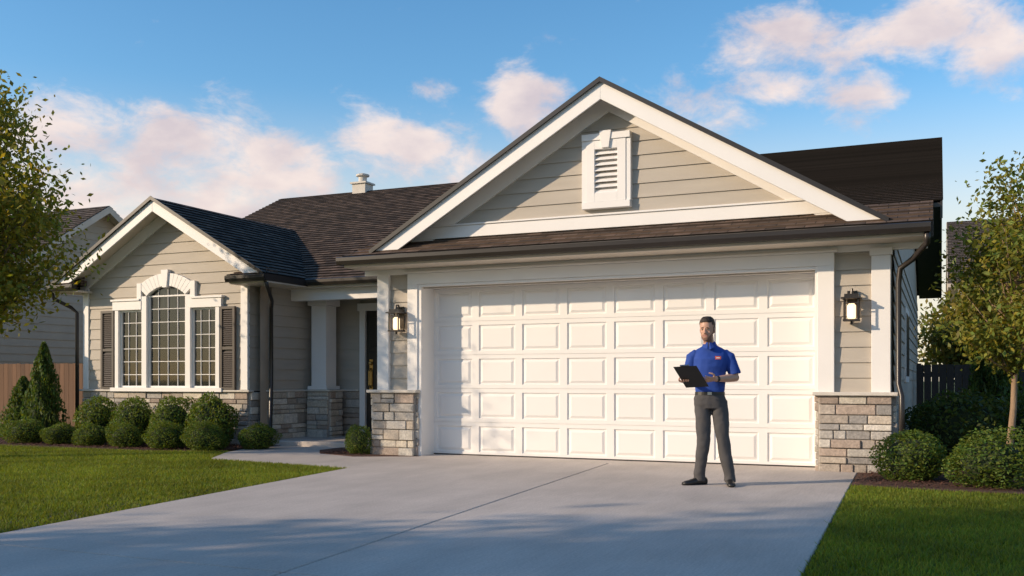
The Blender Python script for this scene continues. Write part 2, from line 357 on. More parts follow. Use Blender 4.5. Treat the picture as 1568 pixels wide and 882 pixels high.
def sash(x0,x1,z0,z1,nc,nr,topfn=None):
    if topfn is None: ring_rect(wf,x0,x1,z0,z1,.035,13.38,13.42)
    else:
        wf.box(x0,x0+.035,13.38,13.42,z0,z1);wf.box(x1-.035,x1,13.38,13.42,z0,z1);wf.box(x0+.035,x1-.035,13.38,13.42,z0,z0+.035)
    for i in range(1,nc):
        x=x0+(x1-x0)*i/nc; wf.box(x-.007,x+.007,13.392,13.41,z0+.03,(topfn(x) if topfn else z1-.03))
    for j in range(1,nr):
        z=z0+(z1-z0)*j/nr; wf.box(x0+.03,x1-.03,13.394,13.408,z-.007,z+.007)
sash(wc-1.13,wc-.57,1.0,2.42,3,6); sash(wc+.57,wc+1.13,1.0,2.42,3,6)
sash(wc-.45,wc+.45,1.0,2.66,4,7,lambda x:2.66+.17*(1-((x-wc)/.45)**2)-.01)
wf.box(wc-.45,wc+.45,13.385,13.415,2.64,2.67)
wf.build('window_frame',[M_white],house,bevel=.004)
g=MB(); g.box(wc-1.12,wc+1.12,13.412,13.416,1.0,2.41)
g.face([(wc-.45,13.413,2.4),(wc+.45,13.413,2.4)]+[(p[0],13.413,p[1]) for p in inn[::-1]]); g.build('window_glass',[M_glass],house)
room=MB()
room.face([(-14.7,16.5,0.3),(-10.75,16.5,.3),(-10.75,16.5,2.75),(-14.7,16.5,2.75)]); room.face([(-14.7,13.5,2.9),(-10.75,13.5,2.9),(-10.75,16.5,2.9),(-14.7,16.5,2.9)])
room.face([(-14.7,13.5,.3),(-14.7,16.5,.3),(-14.7,16.5,2.9),(-14.7,13.5,2.9)]); room.face([(-10.75,13.5,.3),(-10.75,16.5,.3),(-10.75,16.5,2.9),(-10.75,13.5,2.9)]); room.face([(-14.7,13.5,.3),(-10.75,13.5,.3),(-10.75,16.5,.3),(-14.7,16.5,.3)])
room.build('living_room',[M_int],house)
fu=MB(); fu.box(-13.7,-12.3,15.2,15.9,.3,.85); fu.box(-13.7,-12.3,15.75,15.95,.85,1.3); fu.box(-12.15,-11.95,15.9,16.1,.3,1.3); fu.tube([(-12.05,16,1.3),(-12.05,16,1.5),(-12.05,16,1.75)],[.03,.22,.14],12)
fu.build('sofa_and_lamp',[M_shut],house)
cu=MB()
def curtain(x0,x1,z0,z1,y):
    n=int((x1-x0)/.012); P=[(x0+(x1-x0)*i/n, y+.025*math.sin(i*.85)+.01*math.sin(i*2.3)) for i in range(n+1)]
    for i in range(n): cu.face([(P[i][0],P[i][1],z0),(P[i+1][0],P[i+1][1],z0),(P[i+1][0],P[i+1][1],z1),(P[i][0],P[i][1],z1)])
curtain(wc-1.15,wc-.66,.9,2.5,13.55); curtain(wc+.74,wc+1.15,.9,2.5,13.55)
curtain(wc-.45,wc+.45,2.35,2.9,13.55)
cu.build('curtains',[M_curt],house,smooth=True)
sh=MB()
for (x0,x1) in ((wc-1.56,wc-1.24),(wc+1.24,wc+1.56)):
    ring_rect(sh,x0,x1,.97,2.42,.045,13.32,13.37); sh.box(x0+.045,x1-.045,13.325,13.365,1.67,1.72)
    z=1.03
    while z<2.36:
        if not(1.64<z<1.73): sh.prism([(x0+.045,13.33,z),(x0+.045,13.335,z-.008),(x0+.045,13.36,z+.03),(x0+.045,13.355,z+.038)],(x1-x0-.09,0,0))
        z+=.036
    sh.box(x0+.04,x1-.04,13.362,13.372,.98,2.4)
sh.build('shutters',[M_shut],house)
# ---- gable vent
v=MB(); vc=-4.12
ring_rect(v,vc-.28,vc+.28,3.55,4.38,.12,12.40,12.5)
v.box(vc-.34,vc+.34,12.39,12.5,3.46,3.548); v.box(vc-.345,vc-.281,12.41,12.5,3.549,4.38); v.box(vc+.281,vc+.345,12.41,12.5,3.549,4.38)
v.box(vc-.34,vc+.34,12.385,12.5,4.382,4.47); v.prism([(vc-.05,12.37,4.27),(vc+.05,12.37,4.27),(vc+.085,12.37,4.50),(vc-.085,12.37,4.50)],(0,.12,0))
v.box(vc-.17,vc+.17,12.485,12.495,3.65,4.28)
for i in range(8):
    z=3.68+i*.074; v.prism([(vc-.165,12.41,z),(vc-.165,12.41,z-.012),(vc-.165,12.48,z+.05),(vc-.165,12.48,z+.062)],(.33,0,0))
v.build('gable_vent',[M_white],house,bevel=.003)
# ---- garage door
gd=MB(); DX0,DX1,DY=-7.03,-1.43,12.93; cw=(DX1-DX0)/8; rh=2.51/5
for r in range(5):
    for c in range(8):
        x0=DX0+c*cw;x1=x0+cw;z0=.01+r*rh+.004;z1=.01+(r+1)*rh-.004
        lv=[(0,0,0),(.055,.055,0),(.066,.064,.018),(.085,.08,.018),(.12,.112,.002)]
        R=[[(x0+a,DY+y,z0+b2),(x1-a,DY+y,z0+b2),(x1-a,DY+y,z1-b2),(x0+a,DY+y,z1-b2)] for (a,b2,y) in lv]
        V=[p for q in R for p in q]; F=[]
        for k in range(4):
            for j in range(4):
                j2=(j+1)%4; F.append((k*4+j,k*4+j2,(k+1)*4+j2,(k+1)*4+j))
        F.append((16,17,18,19)); gd.faces(V,F)
    z0=.01+r*rh
    gd.box(DX0,DX1,DY+.006,DY+.03,z0-.005,z0+.0045)
gd.box(DX0,DX1,DY+.02,DY+.05,0,2.52)
gd.build('garage_door',[M_door],house)
sl=MB(); sl.box(DX0,DX1,DY-.01,DY+.03,.018,.035); sl.build('door_seal',[M_dark],house)
# ---- sconces
def sconce(x):
    s=MB(); y=12.50
    s.box(x-.06,x+.06,12.55,12.575,1.93,2.24,0)
    s.tube([(x,12.56,2.17),(x,12.5,2.26),(x,12.44,2.25)],[.012]*3,6,0)
    s.prism([(x-.115,12.32,2.13),(x+.115,12.32,2.13),(x+.115,12.55,2.13),(x-.115,12.55,2.13)],(0,0,.02),0)
    s.prism([(x-.08,12.36,2.15),(x+.08,12.36,2.15),(x+.08,12.52,2.15),(x-.08,12.52,2.15)],(0,0,.04),0)
    s.tube([(x,12.44,2.19),(x,12.44,2.22),(x,12.44,2.26)],[.022,.014,.006],8,0)
    for dx in (-.088,.072):
        for dy in (12.352,12.512): s.box(x+dx,x+dx+.016,dy,dy+.016,1.88,2.13,0)
    s.box(x-.088,x+.088,12.353,12.36,2.07,2.085,0)
    s.box(x-.095,x+.095,12.345,12.535,1.86,1.882,0)
    s.box(x-.012,x+.012,12.43,12.45,1.82,1.86,0)
    s.tube([(x,12.44,1.89),(x,12.44,1.91),(x,12.44,2.05),(x,12.44,2.09)],[.04,.05,.05,.02],10,1)
    s.build('wall_lantern',[M_dark,M_lamp],house)
sconce(-7.40); sconce(-.99)
# ---- downspouts
ds=MB()
def spout(p,r=.035): ds.tube(p,[r]*len(p),8)
spout([(-.14,12.0,2.83),(-.14,12.05,2.72),(-.3,12.4,2.58),(-.44,12.47,2.48),(-.46,12.47,2.3),(-.46,12.47,1.1),(-.42,12.38,.95),(-.42,12.36,.1)])
spout([(-10.24,13.0,2.79),(-10.24,13.05,2.68),(-10.5,13.5,2.5),(-10.64,13.66,2.38),(-10.64,13.66,1.05),(-10.6,13.6,.9),(-10.6,13.58,.12),(-10.52,13.4,.06)])
spout([(-15.17,13.0,2.79),(-15.17,13.05,2.66),(-14.95,13.25,2.5),(-14.85,13.3,2.4),(-14.85,13.3,.2)])
ds.build('downspouts',[M_dark],house,smooth=True)
cv=MB(); cv.box(-12.88,-12.52,19.6,19.95,5.45,5.83); cv.box(-12.92,-12.48,19.56,19.99,5.83,5.87); cv.tube([(-12.7,19.78,5.87),(-12.7,19.78,6.03)],[.1,.1],12); cv.tube([(-12.7,19.78,6.03),(-12.7,19.78,6.07),(-12.7,19.78,6.10)],[.16,.16,.06],12)
cv.build('roof_vent',[M_cap],house)
pc=MB(); pc.box(-10.68,-7.85,13.5,15.28,0,.1); pc.build('porch_slab',[M_conc],house,bevel=.01)

sid.build('lap_siding',[M_side],house); trim.build('white_trim',[M_white],house,bevel=.004)
rf.build('roof',[M_shin,M_dark],house); sof.build('soffit',[M_soff],house)
stn.build('stone_veneer',[M_stone,M_mort],house,bevel=.009,bseg=2); caps.build('stone_cap',[M_cap],house,bevel=.008)
gut.build('gutters',[M_dark],house)

# ---------------------------------------------------------------- ground
def sheet(name,poly,z,mat,th=0):
    m=MB()
    if th: m.prism([(p[0],p[1],z-th) for p in poly],(0,0,th))
    else: m.face([(p[0],p[1],z) for p in poly])
    return m.build(name,[mat])
M_ground=pmat('soil_and_turf',(.075,.11,.022),.95,.3,.4,.6,30,scale2=8)
sheet('ground',[(-600,-600),(600,-600),(600,600),(-600,600)],-.006,M_ground)
dw=MB(); g_=.009
xl=lambda y: -7.05+(12.93-y)*.043 if y>10.5 else (-6.945+(10.5-y)*.1114 if y>4.3 else -6.254+(4.3-y)*.02)
xm=lambda y: -4.11+(12.6-y)*.0725
xr=lambda y: -.93+(12.5-y)*.028
def slab(f0,f1,ys):
    L_=[(f0(y),y) for y in ys]; R_=[(f1(y),y) for y in ys]
    dw.prism([(x,y,-.1) for x,y in L_]+[(x,y,-.1) for x,y in R_[::-1]],(0,0,.118))
slab(lambda y:xl(y),lambda y:xm(y)-g_,[12.5,10.5,4.64+g_]); slab(lambda y:xm(y)+g_,lambda y:xr(y),[12.5,4.64+g_])
slab(lambda y:xl(y),lambda y:xm(y)-g_,[4.64-g_,4.3,-3]); slab(lambda y:xm(y)+g_,lambda y:xr(y),[4.64-g_,-3])
slab(lambda y:-7.11,lambda y:-1.36,[12.98,12.506])
dw.build('driveway',[M_conc],bevel=.006)
M_jt=pmat('joint_filler',(.05,.045,.04),.9,.2)
jt=MB(); jt.box(-7,-.8,-3,12.4,-.003,.002); jt.build('driveway_joint',[M_jt])
sheet('walkway',[(-10.3,13.5),(-10.42,12.7),(-10.2,12.0),(-9.6,10.95),(-9.2,10.86),(-6.95,10.5),(-7.02,12.49),(-7.9,12.05),(-8.7,12.35),(-9.1,12.9),(-9.1,13.5)],.014,M_conc,.1)
sheet('mulch_bed',[(-17.5,11.75),(-14,11.62),(-11.6,11.75),(-10.7,12.0),(-10.44,12.6),(-10.32,13.45),(-10.32,13.9),(-17.5,14.5)],.02,M_mulch,.06)
sheet('mulch_bed',[(-7.02,12.5),(-7.9,12.06),(-8.7,12.36),(-9.09,12.9),(-9.09,13.5),(-7.8,13.5),(-7.85,12.55)],.022,M_mulch,.06)
sheet('mulch_bed',[(-.92,12.5),(-.88,10.98),(-.1,10.8),(.9,10.78),(2.2,10.95),(4.5,11.6),(6,18),(-.5,18)],.018,M_mulch,.06)
M_chip=pmat('mulch_chip',None,.9,.2,20,attr=True)
def chips(name,n,fn):
    m=MB()
    while n>0:
        p=fn()
        if p is None: continue
        n-=1; x,y=p; a=random.uniform(0,math.pi); l=random.uniform(.015,.04); w=random.uniform(.006,.012); t=random.uniform(-.4,.4)
        dx,dy=math.cos(a)*l,math.sin(a)*l; ex,ey=-math.sin(a)*w,math.cos(a)*w; z=.03+random.uniform(0,.012); k=random.uniform(.6,1.6)
        m.face([(x-dx,y-dy,z-t*l),(x+ex,y+ey,z),(x+dx,y+dy,z+t*l),(x-ex,y-ey,z)],0,None,(.10*k,.042*k,.026*k))
    m.build(name,[M_chip])
def fL():
    x=random.uniform(-17,-10.4);y=random.uniform(11.7,13.3)
    return (x,y) if y>11.75+max(0,(x+11.5))*.6 else None
chips('mulch_chips',9000,fL)
chips('mulch_chips',5000,lambda:(random.uniform(-.85,3),random.uniform(10.95,13)))
chips('mulch_chips',900,lambda:(random.uniform(-8.7,-7.9),random.uniform(12.3,13)))

# ---------------------------------------------------------------- leaves/grass
M_leaf=leafmat('leaves'); M_grass=leafmat('grass_blades',.6,.35)
def npmesh(name,V,nper,C,mat,parent=None):
    n=len(V)//nper; me=bpy.data.meshes.new(name)
    me.vertices.add(len(V)); me.vertices.foreach_set('co',V.astype(np.float32).ravel())
    me.loops.add(len(V)); me.loops.foreach_set('vertex_index',np.arange(len(V),dtype=np.int32))
    me.polygons.add(n); me.polygons.foreach_set('loop_start',np.arange(0,len(V),nper,dtype=np.int32)); me.polygons.foreach_set('loop_total',np.full(n,nper,dtype=np.int32))
    me.update(calc_edges=True)
    ca=me.color_attributes.new('Col','FLOAT_COLOR','POINT'); ca.data.foreach_set('color',np.concatenate([C,np.ones((len(V),1))],1).astype(np.float32).ravel())
    me.materials.append(mat); return me
def leaves(name,P,size,col,var=.35,nout=None):
    n=len(P); d=rng.normal(size=(n,3)); d/=np.linalg.norm(d,axis=1)[:,None]
    if nout is not None:
        d=d*.8+np.cross(nout,rng.normal(size=(n,3)))*.6; d/=np.linalg.norm(d,axis=1)[:,None]
    e=np.cross(d,rng.normal(size=(n,3))); e/=np.linalg.norm(e,axis=1)[:,None]
    s=size*rng.uniform(.6,1.3,(n,1)); V=np.stack([P-d*s,P+e*s*.48,P+d*s,P-e*s*.48],1).reshape(-1,3)
    k=rng.uniform(1-var,1+var,(n,1)); h=rng.uniform(-.25,.35,(n,1)); C=np.array(col)[None]*k*np.concatenate([1+h,np.ones((n,1)),1-h*.5],1)
    return npmesh(name,V,4,np.repeat(np.clip(C,0,1),4,0),M_leaf)
def lump(dirs,seed,amp=.2):
    r=np.random.default_rng(seed); out=np.ones(len(dirs))
    for k in range(16):
        c=r.normal(size=3); c/=np.linalg.norm(c); out+=amp*np.exp(-((1-dirs@c)*r.uniform(6,18)))*r.choice([-1,1,1])
    return out
def bush_mesh(seed,n,size,col,cone=False):
    d=rng.normal(size=(n,3)); d/=np.linalg.norm(d,axis=1)[:,None]
    rr=lump(d,seed)*rng.uniform(.72,1.08,n)**.7
    if cone:
        z=rng.uniform(-1,1,n); a=rng.uniform(0,2*np.pi,n); w=(1-(z+1)/2)**.75*rng.uniform(.65,1.15,n)+.03
        w*=1+.2*np.sin(a*5+z*9)
        P=np.stack([np.cos(a)*w,np.sin(a)*w,z],1)
    else: P=d*rr[:,None]
    return leaves('foliage',P,size,col,nout=d if not cone else None)
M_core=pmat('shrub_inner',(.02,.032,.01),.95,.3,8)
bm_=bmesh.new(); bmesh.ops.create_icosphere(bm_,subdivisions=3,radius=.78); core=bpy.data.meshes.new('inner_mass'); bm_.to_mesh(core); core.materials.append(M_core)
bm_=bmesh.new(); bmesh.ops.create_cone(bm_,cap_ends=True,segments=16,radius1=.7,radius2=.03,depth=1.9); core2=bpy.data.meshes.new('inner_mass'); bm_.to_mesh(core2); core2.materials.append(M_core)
BX=[bush_mesh(s,4800,.06,(.10,.155,.028)) for s in (1,2,3)]
BD=[bush_mesh(s,3500,.07,(.06,.095,.024)) for s in (4,5)]
CN=bush_mesh(9,6000,.06,(.07,.12,.03),True)
def shrub(name,x,y,r,h,mesh,cm=core):
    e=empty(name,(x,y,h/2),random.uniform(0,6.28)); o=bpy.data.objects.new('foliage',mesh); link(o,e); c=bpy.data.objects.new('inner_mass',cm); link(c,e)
    e.scale=(r,r*random.uniform(.88,1.08),h/2*random.uniform(.97,1.08))
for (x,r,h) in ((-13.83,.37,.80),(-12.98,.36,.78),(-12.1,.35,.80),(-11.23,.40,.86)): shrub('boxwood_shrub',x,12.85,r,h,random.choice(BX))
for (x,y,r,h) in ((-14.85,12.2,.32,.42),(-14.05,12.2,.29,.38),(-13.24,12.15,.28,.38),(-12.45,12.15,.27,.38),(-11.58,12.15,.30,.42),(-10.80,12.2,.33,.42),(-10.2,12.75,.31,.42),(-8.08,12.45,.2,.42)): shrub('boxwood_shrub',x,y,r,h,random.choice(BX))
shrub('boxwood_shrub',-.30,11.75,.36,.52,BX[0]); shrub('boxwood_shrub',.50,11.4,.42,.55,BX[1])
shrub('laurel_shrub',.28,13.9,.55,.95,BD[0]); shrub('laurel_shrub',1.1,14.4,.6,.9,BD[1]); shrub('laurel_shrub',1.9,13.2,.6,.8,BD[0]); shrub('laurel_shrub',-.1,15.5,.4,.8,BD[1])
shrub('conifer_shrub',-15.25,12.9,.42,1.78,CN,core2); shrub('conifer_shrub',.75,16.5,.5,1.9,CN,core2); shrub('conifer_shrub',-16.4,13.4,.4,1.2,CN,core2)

def grass(name,n,xr_,yr_,keep,zb=0,seed=0):
    r=np.random.default_rng(seed); x=r.uniform(*xr_,n); y=r.uniform(*yr_,n); k=keep(x,y); x=x[k];y=y[k];n=len(x)
    a=r.uniform(0,np.pi,n); w=r.uniform(.004,.008,n); hh=r.uniform(.022,.048,n); lx=r.normal(0,.02,n); ly=r.normal(0,.02,n)
    b=np.stack([x,y,np.full(n,zb-.005)],1); dx=np.stack([np.cos(a)*w,np.sin(a)*w,np.zeros(n)],1)
    V=np.stack([b-dx,b+dx,b+np.stack([lx,ly,hh],1)],1).reshape(-1,3)
    pat=.5+.5*np.sin(x*1.3+np.sin(y*.9)*2)*np.sin(y*1.7+1.3*np.sin(x*.7)); pat=pat*.6+.4*(.5+.5*np.sin(x*5.1+2*np.sin(y*4.3)))
    kk=(.66+.5*pat)*r.uniform(.65,1.35,n); hue=r.uniform(-.2,.35,n)
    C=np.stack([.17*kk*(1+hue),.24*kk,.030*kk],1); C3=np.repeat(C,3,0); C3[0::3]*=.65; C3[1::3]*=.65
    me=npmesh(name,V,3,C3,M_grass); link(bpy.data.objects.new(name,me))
def xlv(y): return np.where(y>10.5,-7.05+(12.93-y)*.043,np.where(y>4.3,-6.945+(10.5-y)*.1114,-6.254+(4.3-y)*.02))
keepL=lambda x,y:(x>-1.6*y)&(x<xlv(y)-.01)&((y<11.72+np.clip(x+11.6,0,2)*.4)&((y<10.86-(x+9.2)*.16)|(x<-9.6-(y-10.95)*.57)))
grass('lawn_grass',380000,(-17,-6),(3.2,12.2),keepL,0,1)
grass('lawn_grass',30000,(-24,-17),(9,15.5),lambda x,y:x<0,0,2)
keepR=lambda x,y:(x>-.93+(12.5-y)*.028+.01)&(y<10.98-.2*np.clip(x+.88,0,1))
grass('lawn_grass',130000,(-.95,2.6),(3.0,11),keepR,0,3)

M_bark=pmat('bark',(.12,.085,.06),.9,.3,12,.8,40,stretch=(1,1,.3))
M_bark2=pmat('bark_light',(.28,.19,.12),.9,.25,12,.8,40,stretch=(1,1,.3))
def tree(name,loc,topz,cz,rx,rz,tr,ncl,nl,ls,col,bark,seed,lean=(0,0),spread=.2):
    e=empty(name,loc); r=random.Random(seed); g=np.random.default_rng(seed); m=MB()
    n=8; tp=[Vector((lean[0]*(i/n)+.06*math.sin(i*1.3+seed)*(i/n),lean[1]*(i/n)+.05*math.cos(i*1.7),topz*.88*i/n)) for i in range(n+1)]
    m.tube(tp,[tr*(1-.85*i/n)*(1.25 if i==0 else 1) for i in range(n+1)],9)
    P=[]
    for c in range(ncl):
        while True:
            q=Vector((r.uniform(-1,1),r.uniform(-1,1),r.uniform(-1,1)))
            if .3<q.length<1: break
        wob=1+.25*math.sin(c*2.1)
        tgt=Vector((lean[0]+q.x*rx*wob*(1-.25*q.z),lean[1]+q.y*rx*wob*(1-.25*q.z),cz+q.z*rz))
        zb=max(cz-rz*1.05,tgt.z-rx*.9); f=min(.98,max(.15,zb/(topz*.88))); i=int(f*n); st=tp[i].lerp(tp[min(i+1,n)],f*n-i)
        mid=st.lerp(tgt,.5)+Vector((0,0,-.08*rx)); br=tr*.28
        m.tube([st,mid,tgt],[br,br*.55,br*.15],5)
        k=int(nl*r.uniform(.6,1.4)); sp=spread*rx*r.uniform(.7,1.3)
        P.append(np.array(tgt)+g.normal(size=(k,3))*np.array([sp,sp,sp*.75]))
        P.append(np.array(mid.lerp(tgt,.5))+g.normal(size=(k//3,3))*sp*.6)
    P=np.concatenate(P); P=P[P[:,2]>.3]
    m.build('trunk',[bark],e,smooth=True)
    o=bpy.data.objects.new('foliage',leaves('foliage',P,ls,col,.4)); link(o,e); return e
tree('shade_tree',(-12.95,9.6,0),6.0,3.75,1.3,1.95,.11,85,240,.048,(.19,.20,.03),M_bark,3)
tree('young_tree',(.72,12.6,0),3.75,2.45,.75,1.2,.045,55,150,.038,(.17,.19,.035),M_bark2,5,lean=(.15,.05))
# street trees behind the viewpoint (they shade the near driveway)
tree('street_tree',(-11.4,-3.2,0),7.5,4.6,2.6,2.7,.2,55,180,.13,(.05,.08,.02),M_bark,11)
tree('street_tree',(-8.4,-6.6,0),7.5,4.6,2.6,2.7,.2,55,180,.13,(.05,.08,.02),M_bark,12)
tree('street_tree',(-5.2,-10.3,0),7.5,4.6,2.6,2.7,.2,50,150,.13,(.05,.08,.02),M_bark,13)
tree('maple_tree',(1.2,29,0),4.4,2.6,1.5,1.7,.12,45,180,.10,(.16,.16,.04),M_bark,21)
tree('maple_tree',(4.2,27,0),4.6,2.7,1.6,1.8,.12,45,180,.10,(.10,.13,.03),M_bark,22)

# ---------------------------------------------------------------- fences
M_fence=pmat('fence_wood',None,.85,.2,6,.5,30,attr=True,stretch=(1,1,.15))
def fence(name,p0,p1,h,col):
    p0=Vector((*p0,0));p1=Vector((*p1,0)); A=(p1-p0).normalized(); Nn=Vector((A.y,-A.x,0)); Ln=(p1-p0).length; m=MB(); a=0
    while a<Ln:
        k=random.uniform(.75,1.2); m.obox(p0,A,Nn,a,a+.135,0,.02,.04,h+random.uniform(-.008,.008),0,tuple(c*k for c in col)); a+=.142
    for z in (.3,h-.25): m.obox(p0,A,Nn,0,Ln,-.05,-.001,z,z+.09,0,col)
    a=0
    while a<Ln: m.obox(p0,A,Nn,a,a+.09,-.14,-.05,0,h+.03,0,col); a+=2.3
    m.build(name,[M_fence])
fence('wooden_fence',(-26,16.2),(-14.9,16.2),1.52,(.13,.068,.038))
fence('wooden_fence',(-.45,21.5),(14,21.5),1.45,(.04,.034,.032))

# ---------------------------------------------------------------- neighbour houses
def neighbour(name,x0,x1,yr,hd,ez,rz,col):
    e=empty(name); w=MB(); y0=yr-hd+.45; y1=yr+hd-.45; sl=(rz-ez)/hd
    for (xx,nn,O,A) in ((x1,(1,0,0),(x1,0,0),Yv),(x0,(-1,0,0),(x0,0,0),Yv)):
        lap(w,O,A,nn,lambda z:(max(y0,yr-(rz-.1-z)/sl),min(y1,yr+(rz-.1-z)/sl)),0,rz-.12,.2)
    lap(w,(0,y0,0),X,NY,rng_(x0,x1),0,ez+.2,.2)
    w.build('walls',[pmat('neighbour_siding',col,.7,.06)],e)
    r=MB(); roof(r,(x0-.4,yr-hd,ez),(x1+.4,yr-hd,ez),(x0-.4,yr,rz),(x1+.4,yr,rz)); roof(r,(x1+.4,yr+hd,ez),(x0-.4,yr+hd,ez),(x1+.4,yr,rz),(x0-.4,yr,rz))
    r.build('roof',[M_shin2],e)
    t=MB()
    for xx in (x0-.42,x1+.395):
        for s in (-1,1): t.prism([(xx,yr,rz-.01),(xx,yr+s*hd,ez-.01),(xx,yr+s*hd,ez-.2),(xx,yr,rz-.2)],(.025,0,0))
    for s in (-1,1): t.prism([(x0-.4,yr,rz-.05),(x0-.4,yr+s*hd,ez-.05),(x0-.4,yr+s*hd,ez-.09),(x0-.4,yr,rz-.09)],(x1-x0+.8,0,0))
    t.box(x0-.4,x1+.4,yr-hd-.1,yr-hd,ez-.12,ez-.01)
    t.build('fascia',[pmat('neighbour_fascia',(.5,.45,.38),.6)],e)
neighbour('neighbor_house',-34,-21.4,19.9,4.6,2.95,5.95,(.36,.32,.26))
neighbour('neighbor_house',.6,16,36,4.5,4.0,6.5,(.3,.27,.24))

# ---------------------------------------------------------------- man
man=empty('man',(-2.24,10.33,.018),math.radians(12.2))
M_skin=pmat('skin',(.52,.30,.21),.5,.05,20); M_hair=pmat('dark_hair',(.026,.016,.011),.6,.3,60,.6,200)
M_beard=pmat('beard',(.24,.13,.09),.75,.3,90,.5,250)
M_polo=pmat('blue_polo',(.012,.055,.30),.8,.12,6,.2,200); M_trou=pmat('grey_trousers',(.065,.063,.066),.85,.1,8,.2,150)
M_blk=pmat('black_leather',(.012,.012,.012),.4,.1); M_logo=pmat('logo_orange',(.75,.12,.03),.7); M_logow=pmat('logo_white',(.8,.8,.8),.7)
M_eye=pmat('eye_white',(.55,.52,.5),.3,.02); M_lip=pmat('lips',(.38,.17,.14),.5,.05)
def union(mb,name,mats,voxel,smooth_it=4,assign=None,disp=0,dscale=.12):
    o=mb.build(name+'_tmp',[mats[0]])
    r=o.modifiers.new('r','REMESH'); r.mode='VOXEL'; r.voxel_size=voxel
    s=o.modifiers.new('s','SMOOTH'); s.iterations=smooth_it; s.factor=.5
    if disp:
        tx=bpy.data.textures.new(name+'_folds','CLOUDS'); tx.noise_scale=dscale; tx.noise_depth=1
        d=o.modifiers.new('d','DISPLACE'); d.texture=tx; d.strength=disp; d.mid_level=.5; d.texture_coords='LOCAL'
    dg=bpy.context.evaluated_depsgraph_get(); me=bpy.data.meshes.new_from_object(o.evaluated_get(dg)); bpy.data.objects.remove(o)
    me.name=name; me.materials.clear()
    for m in mats: me.materials.append(m)
    me.polygons.foreach_set('use_smooth',[True]*len(me.polygons))
    if assign:
        for p in me.polygons: p.material_index=assign(p.center)
    else: me.polygons.foreach_set('material_index',[0]*len(me.polygons))
    n=bpy.data.objects.new(name,me); link(n,man); return n
V3=Vector
shL=V3((.165,.02,1.402)); elL=V3((.245,.0,1.15)); wrL=V3((.03,-.22,1.135))
shR=V3((-.195,.0,1.402)); elR=V3((-.25,.03,1.155)); wrR=V3((-.275,-.21,1.11))
hipL=V3((.075,0,.92)); knL=V3((.115,-.02,.50)); anL=V3((.185,.0,.09))
hipR=V3((-.10,0,.92)); knR=V3((-.085,-.03,.50)); anR=V3((-.13,.02,.09))
HM=Matrix.Translation((-.045,-.025,1.552))@Matrix.Rotation(math.radians(-14),4,'Z')@Matrix.Rotation(math.radians(6),4,'X')
hd=MB()
hd.loft([(0,-.062,-.006,.018,.016),(0,-.056,.004,.034,.034),(0,-.036,.024,.050,.058),(0,-.016,.055,.062,.080),(0,-.002,.09,.069,.090),(0,.004,.125,.073,.097),(0,.008,.16,.075,.101),(0,.012,.195,.071,.095),(0,.012,.222,.056,.075),(0,.012,.240,.030,.04)],36,0,2.2,HM)
hd.loft([(0,-.104,.078,.015,.010),(0,-.108,.086,.018,.018),(0,-.103,.098,.013,.016),(0,-.096,.115,.009,.011),(0,-.090,.135,.008,.008)],14,0,2,HM)
for s in (-1,1):
    hd.ball((s*.074,.014,.105),(.010,.019,.031),0,8,HM)
    hd.ball((s*.030,-.084,.138),(.024,.011,.007),0,8,HM)
    hd.ball((s*.038,-.070,.088),(.018,.016,.018),0,8,HM)
hd.ball((0,-.087,.056),(.025,.011,.0055),0,8,HM); hd.ball((0,-.085,.046),(.020,.011,.006),0,8,HM)
hd.ball((0,-.078,.012),(.022,.014,.016),0,8,HM)
hd.tube([(-.02,.02,1.42),(-.03,.012,1.5),(-.04,.0,1.60)],[.064,.057,.055],20)
for (a,b,c) in ((shL,elL,wrL),(shR,elR,wrR)):
    hd.tube([a,a.lerp(b,.5),b.lerp(a,.08),b.lerp(c,.08),b.lerp(c,.35),b.lerp(c,.75),c],[.048,.047,.043,.043,.043,.033,.026],18)
    hd.ball(b,.042,0,10)
hd.loft([(-.02,.01,.95,.14,.09),(-.02,.01,1.2,.145,.09),(-.015,.01,1.36,.15,.08),(-.015,.01,1.43,.09,.06)],24)
def hand(w,d,n,thumb_side,curl):
    d=d.normalized(); n=(n-d*n.dot(d)).normalized(); s=d.cross(n).normalized()*thumb_side
    Vs=[]
    for (t,wd,th) in ((-.015,.024,.019),(.03,.035,.016),(.07,.041,.013),(.09,.040,.011)):
        c=w+d*t
        for k in range(12):
            a=2*math.pi*k/12; Vs.append(c+s*math.cos(a)*wd+n*math.sin(a)*th)
    F=[(i*12+k,i*12+(k+1)%12,(i+1)*12+(k+1)%12,(i+1)*12+k) for i in range(3) for k in range(12)]+[list(range(12))[::-1],[36+k for k in range(12)]]
    hd.faces(Vs,F)
    for i,(off,ln) in enumerate(((.032,.072),(.0108,.080),(-.0108,.074),(-.031,.058))):
        p=w+d*.082+s*off; ang=0; P=[p]
        for j,fr_ in enumerate((.45,.32,.23)):
            ang+=curl[j]; v=d*math.cos(ang)+n*math.sin(ang)+s*off*1.5; p=p+v.normalized()*ln*fr_; P.append(p)
        hd.tube(P,[.0092,.0088,.0078,.0062],8)
    p=w+d*.022+s*.028; P=[p,p+(d*.5+s*.8+n*.3).normalized()*.035,p+(d*.8+s*.7+n*.5).normalized()*.058,p+(d*1.0+s*.35+n*.7).normalized()*.085]
    hd.tube(P,[.013,.0115,.010,.007],8)
c0=V3((-.390,-.45,1.262)); e1=V3((.235,.01,.012)); e2=V3((.125,.185,-.215))
bn=e1.cross(e2).normalized(); bn=bn if bn.z>0 else -bn
hL=c0+e1*.92+e2*.60-bn*.030
hand(wrL,(hL-wrL),bn,-1,(.15,.35,.4))
hR=c0+e1*.16+e2*.62-bn*.035
hand(wrR,(hR-wrR),bn,1,(.12,.18,.2))
HMi=HM.inverted()
